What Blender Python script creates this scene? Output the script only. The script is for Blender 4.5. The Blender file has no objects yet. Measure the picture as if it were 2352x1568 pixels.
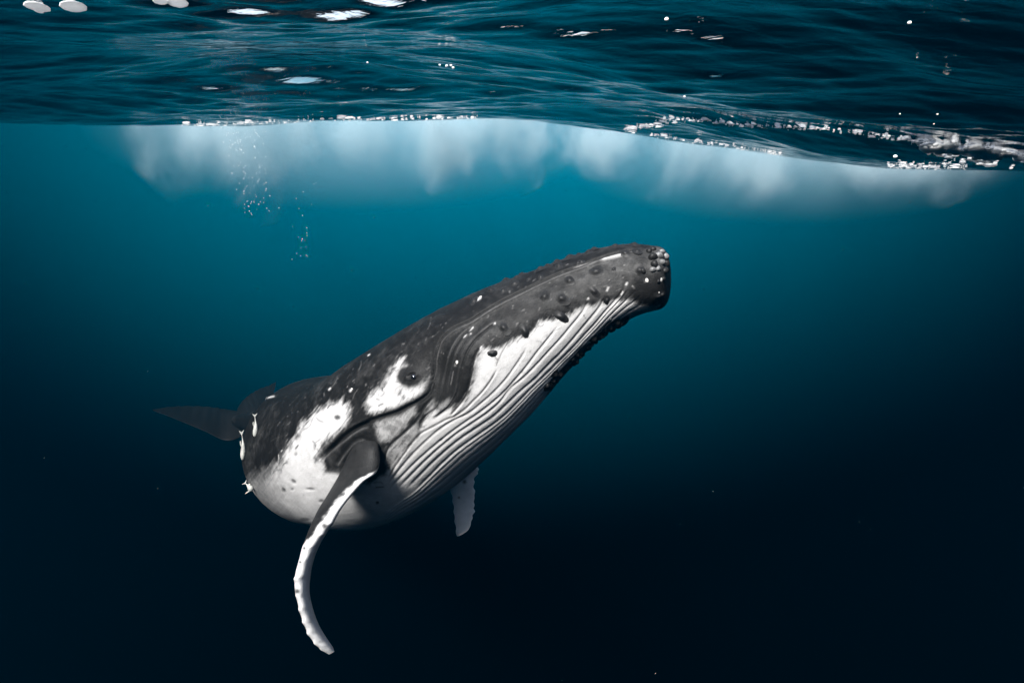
import bpy, bmesh, math, random
import numpy as np
from mathutils import Vector, Matrix
R = math.radians
sc = bpy.context.scene
COL = sc.collection

# ------------------------------------------------------------------ camera
CAM_Z = -0.85
PITCH = 21.5
cam_d = bpy.data.cameras.new("camera")
cam_d.sensor_width = 36.0
cam_d.lens = 20.0
cam_d.clip_start = 0.05
cam_d.clip_end = 2000.0
cam = bpy.data.objects.new("camera", cam_d)
COL.objects.link(cam)
cam.location = (0, 0, CAM_Z)
cam.rotation_euler = (R(90 - PITCH), 0, 0)
sc.camera = cam

# ------------------------------------------------------------------ sky and sun
SUN_EL, SUN_AZ = 55.0, -146.0      # azimuth clockwise from +Y (straight ahead)
world = bpy.data.worlds.new("World")
sc.world = world
world.use_nodes = True
wn = world.node_tree
bg = wn.nodes["Background"]
sky = wn.nodes.new("ShaderNodeTexSky")
sky.sky_type = 'NISHITA'
sky.sun_disc = False
sky.sun_elevation = R(SUN_EL)
sky.sun_rotation = R(SUN_AZ)
hs = wn.nodes.new("ShaderNodeHueSaturation"); hs.inputs["Saturation"].default_value = 0.6   # thin high cloud
wn.links.new(sky.outputs[0], hs.inputs["Color"]); wn.links.new(hs.outputs[0], bg.inputs[0])
bg.inputs[1].default_value = 0.15
sun_d = bpy.data.lights.new("sun", 'SUN')
sun_d.energy = 5.0
sun_d.angle = R(16.0)
sun_d.color = (1.0, 0.98, 0.95)
sun = bpy.data.objects.new("sun", sun_d)
COL.objects.link(sun)
ce = math.cos(R(SUN_EL))
SUN_DIR = Vector((ce * math.sin(R(SUN_AZ)), ce * math.cos(R(SUN_AZ)), math.sin(R(SUN_EL))))
sun.rotation_euler = SUN_DIR.to_track_quat('Z', 'Y').to_euler()
sun.location = SUN_DIR * 30

sc.view_settings.view_transform = 'Standard'
sc.view_settings.look = 'None'
sc.view_settings.exposure = 2.0
sc.view_settings.gamma = 1.0
sc.view_settings.use_curve_mapping = False
sc.cycles.max_bounces = 8
sc.cycles.diffuse_bounces = 2
sc.cycles.glossy_bounces = 3
sc.cycles.transparent_max_bounces = 24
sc.cycles.volume_bounces = 2
sc.cycles.sample_clamp_indirect = 12.0
sc.cycles.use_denoising = True
sc.cycles.caustics_reflective = False
sc.cycles.caustics_refractive = False

def N(nt, t, **k):
    n = nt.nodes.new(t)
    for a, v in k.items():
        setattr(n, a, v)
    return n
def mat(name):
    m = bpy.data.materials.new(name); m.use_nodes = True
    m.node_tree.nodes.clear()
    return m, m.node_tree
def mesh_obj(name, v, f, m, parent=None, smooth=True):
    me = bpy.data.meshes.new(name)
    me.from_pydata(v, [], f); me.update()
    o = bpy.data.objects.new(name, me); COL.objects.link(o)
    if m: me.materials.append(m)
    if smooth: me.polygons.foreach_set('use_smooth', [True] * len(me.polygons))
    if parent: o.parent = parent
    return o
def box(name, lo, hi, m):
    x0,y0,z0 = lo; x1,y1,z1 = hi
    v=[(x0,y0,z0),(x1,y0,z0),(x1,y1,z0),(x0,y1,z0),(x0,y0,z1),(x1,y0,z1),(x1,y1,z1),(x0,y1,z1)]
    f=[(0,3,2,1),(4,5,6,7),(0,1,5,4),(1,2,6,5),(2,3,7,6),(3,0,4,7)]
    return mesh_obj(name,v,f,m,smooth=False)

# water body
DENS=0.068; G=0.6; WC=(0.0,0.025,0.05)
m,nt=mat("water_volume")
out=N(nt,"ShaderNodeOutputMaterial")
pv=N(nt,"ShaderNodeVolumePrincipled")
pv.inputs["Color"].default_value=(*WC,1)
pv.inputs["Density"].default_value=DENS
pv.inputs["Anisotropy"].default_value=G
nt.links.new(pv.outputs[0],out.inputs["Volume"])
hz=box("haze",(-160,-140,-60),(160,160,0.9),m); hz["kind"]="stuff"

# surface: short wind waves on a swell whose trough hangs down in front of the lens
rng = np.random.default_rng(5)
WAVES = []
for i in range(110):
    lam = 0.10 * (1.062 ** i) if i < 60 else rng.uniform(0.25, 3.2)
    WAVES.append((2 * math.pi / lam, rng.normal(1.68, 0.30), rng.uniform(0, 6.28), 0.0056 * lam ** 0.92))
def sea_height(X, Y):
    yt = 8.3 - 0.10 * np.maximum(X, 0)
    T = 0.90 + 0.64 / (1 + np.exp(-(X - 3.4) / 0.9)) - 0.05 * np.cos(X * .9 + .6)
    D = (Y - yt) / np.where(Y < yt, 4.8, 2.2)
    sw = -T * np.exp(-D * D)
    H = np.zeros_like(X)
    near = .52 + .48 / (1 + np.exp(-(Y - 4.6) / .5))
    chop = 1.1 * np.exp(-((X + 1.0) / .9) ** 2 - ((Y - 3.3) / .45) ** 2)
    for k, th, ph, A in WAVES:
        H += A * (near + chop * (k > 9)) * np.sin(k * (X * math.cos(th) + Y * math.sin(th)) + ph)
    calm = 1 - .55 * np.exp(-((Y - yt) / 1.6) ** 2)
    H = H + .028 * np.sin(1.9 * Y + .9 * X + .5 * np.sin(.8 * X)) + .012 * np.sin(3.1 * Y - .8 * X + 1.0 * np.sin(.5 * X + 1))
    return sw + H * (calm * (.75 + .25 / (1 + np.exp(-(Y - 4.6) / .5)))) * np.exp(-np.abs(Y) / 60)
nx, ny = 760, 1000
Yv = np.concatenate([np.linspace(-120, -4, 24, endpoint=False), np.linspace(-4, 1.5, 50, endpoint=False), np.linspace(1.5, 11, 820, endpoint=False), 11 + 130 * np.linspace(0, 1, 120) ** 2])
ny = len(Yv)
U, Yg = np.meshgrid(np.linspace(-1, 1, nx), Yv)
Xg = U * (5 + 1.1 * np.clip(Yg, 0, 60))
Xo = np.array([1.5, 4, 8, 16, 30, 55, 85])
Xg = np.hstack([Xg[:, :1] - Xo[::-1], Xg, Xg[:, -1:] + Xo]); Yg = np.hstack([Yg[:, :1].repeat(7, 1), Yg, Yg[:, :1].repeat(7, 1)]); nx += 14
Zg = sea_height(Xg, Yg)
verts = np.stack([Xg, Yg, Zg], -1).reshape(-1, 3)
i = np.arange(ny - 1)[:, None] * nx + np.arange(nx - 1)[None, :]
faces = np.stack([i, i + 1, i + nx + 1, i + nx], -1).reshape(-1, 4)
def big_mesh(name, V, F, m, lum=None, parent=None):
    me = bpy.data.meshes.new(name)
    me.vertices.add(len(V)); me.vertices.foreach_set('co', np.ascontiguousarray(V, np.float32).ravel())
    n = F.shape[1]
    me.loops.add(len(F) * n); me.loops.foreach_set('vertex_index', np.ascontiguousarray(F, np.int32).ravel())
    me.polygons.add(len(F)); me.polygons.foreach_set('loop_start', np.arange(len(F), dtype=np.int32) * n)
    me.polygons.foreach_set('use_smooth', np.ones(len(F), bool))
    me.update(calc_edges=True); me.validate()
    if lum is not None:
        at = me.attributes.new('pigment', 'FLOAT', 'POINT'); at.data.foreach_set('value', np.ascontiguousarray(lum, np.float32))
    if m: me.materials.append(m)
    o = bpy.data.objects.new(name, me); COL.objects.link(o)
    if parent: o.parent = parent
    return o
m,nt=mat("sea_surface")
out=N(nt,"ShaderNodeOutputMaterial")
mix=N(nt,"ShaderNodeMixShader"); tr=N(nt,"ShaderNodeBsdfTransparent"); gl=N(nt,"ShaderNodeBsdfGlossy")
gl.inputs["Roughness"].default_value=0.03
fr=N(nt,"ShaderNodeFresnel"); fr.inputs[0].default_value=1.23
ge=N(nt,"ShaderNodeNewGeometry"); mp=N(nt,"ShaderNodeMapping"); mp.inputs["Scale"].default_value=(5,13,1)
nz=N(nt,"ShaderNodeTexNoise"); nz.inputs["Scale"].default_value=1.0; nz.inputs["Detail"].default_value=4; nz.inputs["Distortion"].default_value=.6
bpn=N(nt,"ShaderNodeBump"); bpn.inputs["Strength"].default_value=1.0; bpn.inputs["Distance"].default_value=.007
nt.links.new(ge.outputs["Position"],mp.inputs[0]); nt.links.new(mp.outputs[0],nz.inputs["Vector"]); nt.links.new(nz.outputs[0],bpn.inputs["Height"])
nt.links.new(bpn.outputs[0],gl.inputs["Normal"]); nt.links.new(bpn.outputs[0],fr.inputs["Normal"])
nt.links.new(fr.outputs[0],mix.inputs[0]); nt.links.new(tr.outputs[0],mix.inputs[1]); nt.links.new(gl.outputs[0],mix.inputs[2])
nt.links.new(mix.outputs[0],out.inputs["Surface"])
sea = big_mesh("water_surface", verts, faces, m); sea["kind"] = "structure"


# patch of scattering water added for the bright centre and darker sides
m,nt=mat("glow_volume")
out=N(nt,"ShaderNodeOutputMaterial")
pv=N(nt,"ShaderNodeVolumePrincipled")
pv.inputs["Color"].default_value=(0.0,0.49,0.68,1)
pv.inputs["Anisotropy"].default_value=0.0
tc=N(nt,"ShaderNodeTexCoord")
gr=N(nt,"ShaderNodeTexGradient",gradient_type='SPHERICAL')
nt.links.new(tc.outputs["Object"],gr.inputs[0])
ml=N(nt,"ShaderNodeMath",operation='POWER'); ml.inputs[1].default_value=1.6
m2=N(nt,"ShaderNodeMath",operation='MULTIPLY'); m2.inputs[1].default_value=0.175
nt.links.new(gr.outputs[1],ml.inputs[0]);nt.links.new(ml.outputs[0],m2.inputs[0]);nt.links.new(m2.outputs[0],pv.inputs["Density"])
nt.links.new(pv.outputs[0],out.inputs["Volume"])
def under_sphere(cut, sub=4):
    bm = bmesh.new(); bmesh.ops.create_icosphere(bm, subdivisions=sub, radius=1)
    r = bmesh.ops.bisect_plane(bm, geom=bm.verts[:] + bm.edges[:] + bm.faces[:], plane_co=(0, 0, cut), plane_no=(0, 0, 1), clear_outer=True)
    bmesh.ops.holes_fill(bm, edges=[e for e in bm.edges if e.is_boundary])
    return bm
bm = under_sphere(-.012)
me=bpy.data.meshes.new("glow_water"); bm.to_mesh(me); me.materials.append(m)
o=bpy.data.objects.new("glow_water",me); COL.objects.link(o); o.location=(-0.5,18.5,0.0); o.scale=(17,14.5,12); o["kind"]="stuff"

# ================================================================== the whale
# Survey of the animal: image bearings (x, y on a 2352 x 1568 plate) plus metres from the lens give points in space.
FPX = 20.0 / 36.0 * 2352
_p = R(PITCH)
RIGHT = np.array([1.0, 0, 0]); FWD = np.array([0, math.cos(_p), -math.sin(_p)]); UPV = np.array([0, math.sin(_p), math.cos(_p)])
CAMP = np.array([0, 0, CAM_Z])
def pt(x, y, d):
    return CAMP + RIGHT * ((x - 1176) / FPX * d) + UPV * (-(y - 784) / FPX * d) + FWD * d
def bearing(P):
    q = P - CAMP
    d = q @ FWD
    return np.stack([1176 + FPX * (q @ RIGHT) / d, 784 - FPX * (q @ UPV) / d], -1)
def camvec(a, b, c):
    v = RIGHT * a + UPV * b + FWD * c
    return v / np.linalg.norm(v)
def Z3(L): return [(1041.25 + .23437 * x, 520.6 + .23437 * y) for x, y in L]
def Z4(L): return [(796.25 + .23437 * x, 704.37 + .23437 * y) for x, y in L]
def Z5(L): return [(336.9 + .23437 * x, 826.9 + .23437 * y) for x, y in L]
def Z6(L): return [(612.5 + .23437 * x, 949.4 + .23437 * y) for x, y in L]
def ZE(L): return [(857.5 + .19531 * x, 704.4 + .19531 * y) for x, y in L]
def ZF(L): return [(673.75 + .19531 * x, 888.1 + .19531 * y) for x, y in L]
def ZH(L): return [(1286.25 + .19531 * x, 520.6 + .19531 * y) for x, y in L]
def sstep(a, b, x):
    t = np.clip((x - a) / (b - a), 0, 1)
    return t * t * (3 - 2 * t)
def vnoise(P, scale, seed=0):
    """smooth 3D value noise in -1..1"""
    q = P * scale + seed * 17.31
    i = np.floor(q).astype(np.int64); f = q - i; f = f * f * (3 - 2 * f)
    def h(a, b, c):
        n = (a * 374761393 + b * 668265263 + c * 2147483647 + seed * 974711) & 0x7fffffff
        n = ((n ^ (n >> 13)) * 1274126177) & 0x7fffffff
        return ((n ^ (n >> 16)) & 0xffff) / 32767.5 - 1
    r = 0
    for dx in (0, 1):
        wx = f[:, 0] if dx else 1 - f[:, 0]
        for dy in (0, 1):
            wy = f[:, 1] if dy else 1 - f[:, 1]
            for dz in (0, 1):
                wz = f[:, 2] if dz else 1 - f[:, 2]
                r = r + wx * wy * wz * h(i[:, 0] + dx, i[:, 1] + dy, i[:, 2] + dz)
    return r
def fbm(P, scale, oct=4, seed=0):
    r = 0; a = 1.0; t = 0
    for k in range(oct):
        r = r + a * vnoise(P, scale * 2 ** k, seed + k); t += a; a *= .5
    return r / t
def smooth_line(L, n=6):
    """Catmull-Rom refinement of a polyline"""
    L = np.array(L, float)
    E = np.vstack([2 * L[0] - L[1], L, 2 * L[-1] - L[-2]])
    o = []
    for i in range(1, len(E) - 2):
        a, b, c, d = E[i - 1:i + 3]
        for t in np.arange(n) / n:
            o.append(.5 * (2 * b + (c - a) * t + (2 * a - 5 * b + 4 * c - d) * t * t + (3 * b - a - 3 * c + d) * t ** 3))
    o.append(L[-1])
    return np.array(o)
def line_dist(Q, L):
    """signed distance (left of travel negative in image axes) and position 0..1 along the line"""
    L = np.asarray(L, float)
    best = np.full(len(Q), 1e9); sg = np.ones(len(Q)); al = np.zeros(len(Q))
    seg = L[1:] - L[:-1]; ln = np.hypot(seg[:, 0], seg[:, 1]); cum = np.concatenate([[0], np.cumsum(ln)])
    for i in range(len(seg)):
        w = Q - L[i]
        t = np.clip((w @ seg[i]) / (ln[i] ** 2 + 1e-9), 0, 1)
        d = np.hypot(w[:, 0] - t * seg[i, 0], w[:, 1] - t * seg[i, 1])
        k = d < best
        best[k] = d[k]; al[k] = (cum[i] + t[k] * ln[i]) / cum[-1]
        cr = seg[i, 0] * w[k, 1] - seg[i, 1] * w[k, 0]
        sg[k] = np.where(cr >= 0, 1, -1)
    return best * sg, al
def poly_dist(Q, L):
    """signed distance to a closed outline, positive inside"""
    L = np.asarray(L, float)
    C = np.vstack([L, L[:1]])
    d, _ = line_dist(Q, C)
    ins = np.zeros(len(Q), bool)
    for (x0, y0), (x1, y1) in zip(C[:-1], C[1:]):
        c = ((y0 > Q[:, 1]) != (y1 > Q[:, 1]))
        xx = x0 + (Q[:, 1] - y0) * (x1 - x0) / (y1 - y0 + 1e-12)
        ins ^= c & (Q[:, 0] < xx)
    return np.where(ins, np.abs(d), -np.abs(d))

# --- trunk: stations (centre bearing, radius in plate units, distance)
ST = []
for T, B, d in [((1500,566),(1512,712),3.75),((1440,562),(1488,718),3.80),((1370,573),(1440,735),3.85),((1270,604),(1375,782),3.92),
                ((1190,634),(1320,836),3.98),((1105,664),(1262,900),4.05),((1000,715),(1195,977),4.15),((900,772),(1120,1050),4.30),
                ((800,835),(1030,1125),4.55),((725,885),(925,1178),4.85)]:
    T = np.array(T, float); B = np.array(B, float)
    ST.append(((T + B) / 2, np.hypot(*(T - B)) / 2 * d / FPX, d))
for c, r, d in [((768,1032),170,5.3),((735,1030),163,5.75),((712,1018),138,6.3),((695,1003),104,7.0),((655,988),62,8.0),((595,972),30,9.0),((545,966),13,9.6)]:
    ST.append((np.array(c, float), r * d / FPX, d))
CEN = np.array([pt(c[0], c[1], d) for c, r, d in ST]); RAD = np.array([r for c, r, d in ST])
UPS = np.array([camvec(*(np.array([-.40,.80,.45]) * (1 - t) + np.array([-.20,.97,.12]) * t)) for t in np.clip((np.arange(len(ST)) - 5) / 8, 0, 1)])
ctrl = smooth_line(np.hstack([CEN, RAD[:, None], UPS]), 40)
arc = np.concatenate([[0], np.cumsum(np.linalg.norm(np.diff(ctrl[:, :3], axis=0), axis=1))])
TOT = arc[-1]
NR, M = 660, 600
dens = lambda a: 1.0 / (0.55 + 0.45 * np.clip((a - 2.6) / 2, 0, 2.2))
ga = np.linspace(0, TOT, 4000); cum = np.concatenate([[0], np.cumsum(dens(ga)[1:])]); cum /= cum[-1]
aa = np.interp(np.linspace(0, 1, NR), cum, ga)
C = np.stack([np.interp(aa, arc, ctrl[:, k]) for k in range(7)], -1)
# gentle smoothing so that stations do not show
def sm(a, n):
    k = np.ones(n) / n
    return np.stack([np.convolve(np.pad(a[:, j], n // 2, mode='reflect', reflect_type='odd'), k, 'valid') for j in range(a.shape[1])], -1)
C = sm(C, 31)
cen, rad, ups = C[:, :3], C[:, 3], C[:, 4:]
tan = np.gradient(cen, axis=0); tan /= np.linalg.norm(tan, axis=1)[:, None]      # towards the tail
# blunt snout cap
NC = 46; LC = 0.085
phi = np.linspace(math.pi / 2, 0, NC, endpoint=False)
capc = cen[0] - tan[0] * (LC * np.sin(phi) ** 1.0)[:, None]
capr = rad[0] * np.cos(phi) ** 0.46
capr[0] = 0.002
cen = np.vstack([capc, cen]); rad = np.concatenate([capr, rad]); ups = np.vstack([np.repeat(ups[:1], NC, 0), ups]); tan = np.vstack([np.repeat(tan[:1], NC, 0), tan])
NR += NC
SLEN = np.concatenate([[0], np.cumsum(np.linalg.norm(np.diff(cen, axis=0), axis=1))])
Nn = ups - (ups * tan).sum(1)[:, None] * tan; Nn /= np.linalg.norm(Nn, axis=1)[:, None]
Bn = np.cross(tan, Nn)            # flank direction
if (Bn[200] @ FWD) > 0: Bn = -Bn  # flank that faces the lens
th = np.arange(M) / M * 2 * math.pi      # 0 back, pi/2 near flank, pi belly
ct, st_ = np.cos(th), np.sin(th)
P0 = cen[:, None, :] + rad[:, None, None] * (ct[None, :, None] * Nn[:, None, :] + st_[None, :, None] * Bn[:, None, :])
NRM = ct[None, :, None] * Nn[:, None, :] + st_[None, :, None] * Bn[:, None, :]
P0 = P0.reshape(-1, 3); NRM = NRM.reshape(-1, 3)
TH = np.tile(th, NR); SL = np.repeat(SLEN, M); RR = np.repeat(rad, M)
Qd = bearing(P0)
mir = (np.arange(NR)[:, None] * M + ((M - np.arange(M)) % M)[None, :]).reshape(-1)
tdeg = np.degrees(TH)
near = ((tdeg <= 205) | (tdeg >= 335))
Q = np.where(near[:, None], Qd, Qd[mir])

# --- relief and colour
disp = np.zeros(len(Q)); ink = np.zeros(len(Q))       # ink: painted crease shade and dark marks; pale: painted lip highlight
pale = np.zeros(len(Q))
nz1 = fbm(P0, 9, 4, 3); nz2 = fbm(P0, 30, 3, 11); nz3 = fbm(P0, 3, 3, 23)
_c, _s = math.cos(-.95), math.sin(-.95)
Qs = np.stack([(Q[:, 0] * _c + Q[:, 1] * _s) * .045, (-Q[:, 0] * _s + Q[:, 1] * _c) * .30, np.zeros(len(Q))], -1)
nzs = fbm(Qs, 1.0, 4, 57)       # drawn-out streaks, as rubbed skin shows
Qw = Q + np.stack([fbm(P0, 14, 3, 31), fbm(P0, 14, 3, 41)], -1) * 2.0

MOUTH = smooth_line(Z3([(1840,215),(1700,232),(1560,262),(1420,310),(1250,380),(1050,450),(850,540),(650,640),(450,740),(300,830),(150,930),(0,1010)]) +
                    Z4([(930,330),(880,430),(850,520),(838,620),(815,720),(800,800)]))
CREASE = smooth_line(Z4([(830,640),(810,760),(780,860),(700,925),(600,975),(480,1035),(300,1090),(200,1130),(60,1200),(-60,1290),(-170,1400),(-240,1490)]))
G = {}
G['g2'] = Z4([(1460,150),(1380,210),(1300,280),(1230,360),(1180,450),(1150,530),(1120,620),(1100,720),(1080,830),(1040,920),(980,1000),(900,1060),(830,1110)])
G['g3'] = Z4([(1235,190),(1150,260),(1080,360),(1020,470),(980,570),(950,670),(930,780),(910,900),(870,990),(780,1060),(720,1130),(715,1230)])
G['g3b'] = Z4([(1220,250),(1160,330),(1100,440),(1060,530),(1030,620),(1005,720),(990,850)])
G['g4'] = Z4([(1315,385),(1270,460),(1240,570),(1220,680),(1190,800),(1150,900),(1080,990),(1000,1075)])
G['g5'] = Z4([(1475,595),(1440,670),(1390,750),(1320,840),(1240,920),(1160,1000),(1060,1070),(980,1100),(850,1170),(720,1240),(640,1330),(560,1440),(470,1568),(400,1690)])
G['g6'] = Z4([(1765,385),(1720,480),(1640,600),(1560,710),(1460,820),(1350,920),(1200,1040),(1050,1110),(900,1210),(760,1330),(640,1450),(520,1590),(400,1740)])
G['g6b'] = Z4([(1590,340),(1530,430),(1480,540),(1462,590)])
G['g7'] = Z4([(2075,176),(2010,270),(1930,370),(1850,470),(1760,590),(1650,720),(1550,830),(1440,930),(1300,1040),(1150,1140),(1000,1250),(850,1370),(700,1500),(560,1640),(400,1800)])
G['g8'] = Z4([(840,890),(760,980),(700,1090),(620,1180),(520,1270),(430,1350),(385,1430),(380,1520)])
def Z43(A, B): return Z3(A) + Z4(B)
G['g9'] = Z43([(1325,690),(1300,770),(1240,870),(1150,980),(1060,1090),(940,1220),(820,1350),(700,1470),(560,1590)], [(1500,935),(1380,1040),(1230,1145),(1080,1245),(930,1365),(780,1500),(640,1640),(490,1790)])
G['g10'] = Z43([(1525,590),(1490,690),(1430,790),(1360,880),(1260,1000),(1160,1120),(1050,1240),(930,1360),(800,1490),(660,1610)], [(1590,935),(1450,1065),(1300,1170),(1150,1270),(1000,1385),(860,1510),(720,1650),(580,1790)])
G['g11'] = Z43([(1705,540),(1650,640),(1580,730),(1490,830),(1390,950),(1280,1070),(1170,1190),(1050,1310),(920,1440),(760,1590)], [(1690,925),(1540,1070),(1390,1185),(1230,1295),(1080,1405),(940,1530),(800,1670),(660,1810)])
def groove(name, L, w, a, lip, side, pig, wp, taper=.06):
    """cut a furrow: half-width w (plate units), depth a (m), raised lip on one side, shade painted in the bottom, highlight on the lip"""
    global disp, ink, pale
    L = smooth_line(L) if not isinstance(L, np.ndarray) else L
    lo, hi = L.min(0) - 40, L.max(0) + 40
    k = np.where((Q[:, 0] > lo[0]) & (Q[:, 0] < hi[0]) & (Q[:, 1] > lo[1]) & (Q[:, 1] < hi[1]))[0]
    if not len(k): return
    d, al = line_dist(Q[k], L)
    tp = sstep(0, taper, al) * (1 - sstep(1 - taper, 1, al))
    disp[k] += tp * (-a * np.exp(-(d / w) ** 2) + lip * np.exp(-((d * side - 2.2 * w) / (2.0 * w)) ** 2))
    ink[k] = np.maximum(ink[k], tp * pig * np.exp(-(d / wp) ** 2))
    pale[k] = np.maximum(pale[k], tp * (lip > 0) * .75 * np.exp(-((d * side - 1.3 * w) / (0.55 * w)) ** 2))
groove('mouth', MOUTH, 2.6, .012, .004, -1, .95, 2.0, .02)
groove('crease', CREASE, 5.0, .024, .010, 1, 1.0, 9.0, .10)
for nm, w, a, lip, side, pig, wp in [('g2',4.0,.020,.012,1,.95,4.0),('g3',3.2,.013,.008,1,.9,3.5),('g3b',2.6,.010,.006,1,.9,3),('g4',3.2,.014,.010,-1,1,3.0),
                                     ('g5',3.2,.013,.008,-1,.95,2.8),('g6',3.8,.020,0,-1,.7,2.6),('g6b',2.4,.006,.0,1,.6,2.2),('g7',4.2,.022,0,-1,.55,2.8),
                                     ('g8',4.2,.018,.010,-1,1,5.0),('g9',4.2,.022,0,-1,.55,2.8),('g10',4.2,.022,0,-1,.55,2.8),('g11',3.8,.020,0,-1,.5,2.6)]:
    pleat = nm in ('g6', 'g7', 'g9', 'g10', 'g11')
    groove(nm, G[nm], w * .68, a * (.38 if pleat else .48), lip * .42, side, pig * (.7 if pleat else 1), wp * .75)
# upper jaw sits inside the big lower lip
d, al = line_dist(Q, MOUTH)
inhead = sstep(1.95, 1.5, SL)
above = sstep(1, -9, d) * sstep(0.0, .10, al) * sstep(1.0, .9, al)
disp -= .016 * above * inhead * sstep(-70, -8, d)
# hollow behind the lip, in front of the eye
disp += -.030 * np.exp(-((Q[:, 0] - 1000) / 34) ** 2 - ((Q[:, 1] - 868) / 60) ** 2)
disp += .022 * np.exp(-((Q[:, 0] - 1040) / 40) ** 2 - ((Q[:, 1] - 790) / 60) ** 2)
# throat pleats
UPL = smooth_line(G['g11'] + [(900,1165),(850,1215)])
LOWL = smooth_line([(1512,716),(1488,722),(1440,740),(1375,788),(1320,842),(1262,906),(1195,984),(1120,1058),(1030,1134),(925,1190),(840,1230)])
du, alu = line_dist(Q, UPL); dl, all_ = line_dist(Q, LOWL)
q = np.where(du < 0, np.abs(du) / (np.abs(du) + np.maximum(dl, 0.5) + 1e-6), 0)
# which side is the belly side: towards LOWL
belly = poly_dist(Q, np.vstack([UPL, LOWL[::-1]]))
q = np.where(belly > 0, np.abs(du) / (np.abs(du) + np.abs(dl) + 1e-6), np.where(np.abs(dl) < np.abs(du), 1 + np.abs(dl) / (np.abs(dl) + np.abs(du)), 0))
under = (tdeg > 120) & (tdeg < 240)
pl_mask = sstep(0.0, .02, q) * under * sstep(800, 880, Q[:, 0] + .35 * (Q[:, 1] - 1100)) * sstep(1500, 1440, Q[:, 0])
ph = 5.6 * q ** .85 + .20 * nz3 + .07 * nz1
tri = np.abs((ph % 1.0) - 0.5) * 2          # 1 at groove, 0 on the ridge
grv = tri ** 3.5
pl_mask *= sstep(0.0, .05, alu)
disp += pl_mask * .0075 * (0.45 - grv) * (1.15 - .45 * q)
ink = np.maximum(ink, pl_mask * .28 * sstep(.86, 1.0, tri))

# ----- white markings
def poly_mask(L, soft=5.0, rough=7.0):
    L = np.array(L, float)
    lo, hi = L.min(0) - 40, L.max(0) + 40
    k = np.where((Q[:, 0] > lo[0]) & (Q[:, 0] < hi[0]) & (Q[:, 1] > lo[1]) & (Q[:, 1] < hi[1]))[0]
    r = np.zeros(len(Q))
    d = poly_dist(Q[k], L) + rough * (0.45 * nz1[k] + .3 * nz2[k] + 1.0 * nzs[k])
    r[k] = sstep(-soft, soft, d)
    return r
THROAT = [(1512,706),(1466,698),(1442,689),(1423,692),(1396,692),(1370,700),(1345,706),(1321,714),(1299,726),(1266,736),(1240,742),(1226,756),(1215,769),(1187,781),(1168,787),(1154,796),(1130,800),
          (1108,800),(1095,830),(1086,868),(1079,899),(1063,925),(1042,939),(1020,942),(1000,945),(985,955),(968,972),(962,1000),(925,1035),(900,1060),(884,1085),(869,1092),(850,1110),(830,1100),
          (780,1200),(800,1300),(1100,1230),(1330,960),(1450,790),(1530,740)]
FLANK = [(782,921),(759,925),(735,939),(712,963),(695,972),(684,996),(670,1021),(653,1045),(640,1078),(640,1300),(900,1300),(850,1110),(800,1085),(775,1083),(748,1081),
         (738,1050),(724,1060),(725,1044),(738,1023),(752,1013),(791,976),(805,945),(797,930)]
REAR = [(672,1035),(650,1062),(625,1082),(585,1100),(540,1118),(540,1300),(720,1300),(720,1040)]
EYE = ZE([(-90,1120),(0,1000),(60,960),(150,900),(190,800),(215,740),(290,640),(345,600),(340,690),(400,700),(350,780),(330,900),(420,930),(560,890),(640,870),(600,1000),(520,1080),(380,1150),(240,1225),(120,1235),(0,1235),(-70,1210)])
BELOW = ZF([(980,400),(1150,370),(1430,225),(1440,300),(1340,400),(1250,520),(1130,620),(1030,640),(980,560),(960,460)])
ARMP = ZF([(1100,720),(1200,640),(1320,520),(1480,420),(1490,530),(1400,640),(1280,760),(1180,900),(1120,960),(1085,860)])
FOLD = ZE([(600,1300),(650,1180),(700,1100),(740,1130),(720,1220),(640,1310),(560,1380),(530,1420)])
FOLD2 = ZE([(770,1180),(850,1080),(930,1080),(900,1150),(830,1210),(790,1230)])
FRINGE = [(1442,722),(1420,733),(1398,734),(1380,752),(1355,785),(1330,798),(1310,822),(1288,850),(1262,890),(1240,960),(1330,960),(1400,850),(1470,770)]
white = np.maximum.reduce([poly_mask(REAR, 26, 12), poly_mask(THROAT, 8, 11), poly_mask(FLANK, 11, 11), .92 * poly_mask(EYE, 12, 11), .66 * poly_mask(BELOW, 10, 8), .66 * poly_mask(ARMP, 7, 6), .5 * poly_mask(FOLD, 6, 7), .45 * poly_mask(FOLD2, 6, 8)])
# grey mottling of the throat shoulder between the folds
sh = poly_mask(ZE([(1130,560),(1280,400),(1500,380),(1560,480),(1470,640),(1350,560),(1250,700),(1200,900),(1100,1000),(1130,760)]), 12, 8)
white = white * (1 - .55 * sh * sstep(-.25, .35, nz1 + .6 * nz2))
# far belly of the tail half stays dark above, pale grey below
ink = np.maximum(ink, .85 * poly_mask(Z4([(835,640),(930,560),(1040,470),(1120,430),(1180,420),(1120,560),(1090,700),(1060,850),(1000,940),(930,930),(860,990),(790,900),(800,780)]), 16, 8))  # shade of the hollow before the eye, painted dark
ink = np.maximum(ink, .8 * poly_mask(Z4([(870,440),(960,320),(1120,200),(1000,190),(850,330),(800,480),(820,560)]), 14, 6))
white *= 1 - .55 * sstep(690, 585, Q[:, 0] - .25 * (Q[:, 1] - 1100) + 18 * nz3 + 16 * nzs) * (Q[:, 1] > 1000)
tailmask = sstep(5.4, 6.2, SL)
white = white * (1 - tailmask) + tailmask * .25 * sstep(130, 165, np.where(tdeg < 180, tdeg, 360 - tdeg))
white = white * (1 - .97 * poly_mask(FRINGE, 4, 7) * (tdeg > 120))
mot = poly_mask(ZE([(270,960),(420,930),(640,870),(620,1000),(520,1090),(380,1150),(200,1240),(240,1080)]), 10, 6)
white *= 1 - .80 * mot * sstep(-.45, .35, nz1 + .7 * nz2 + .6 * nzs)
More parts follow.
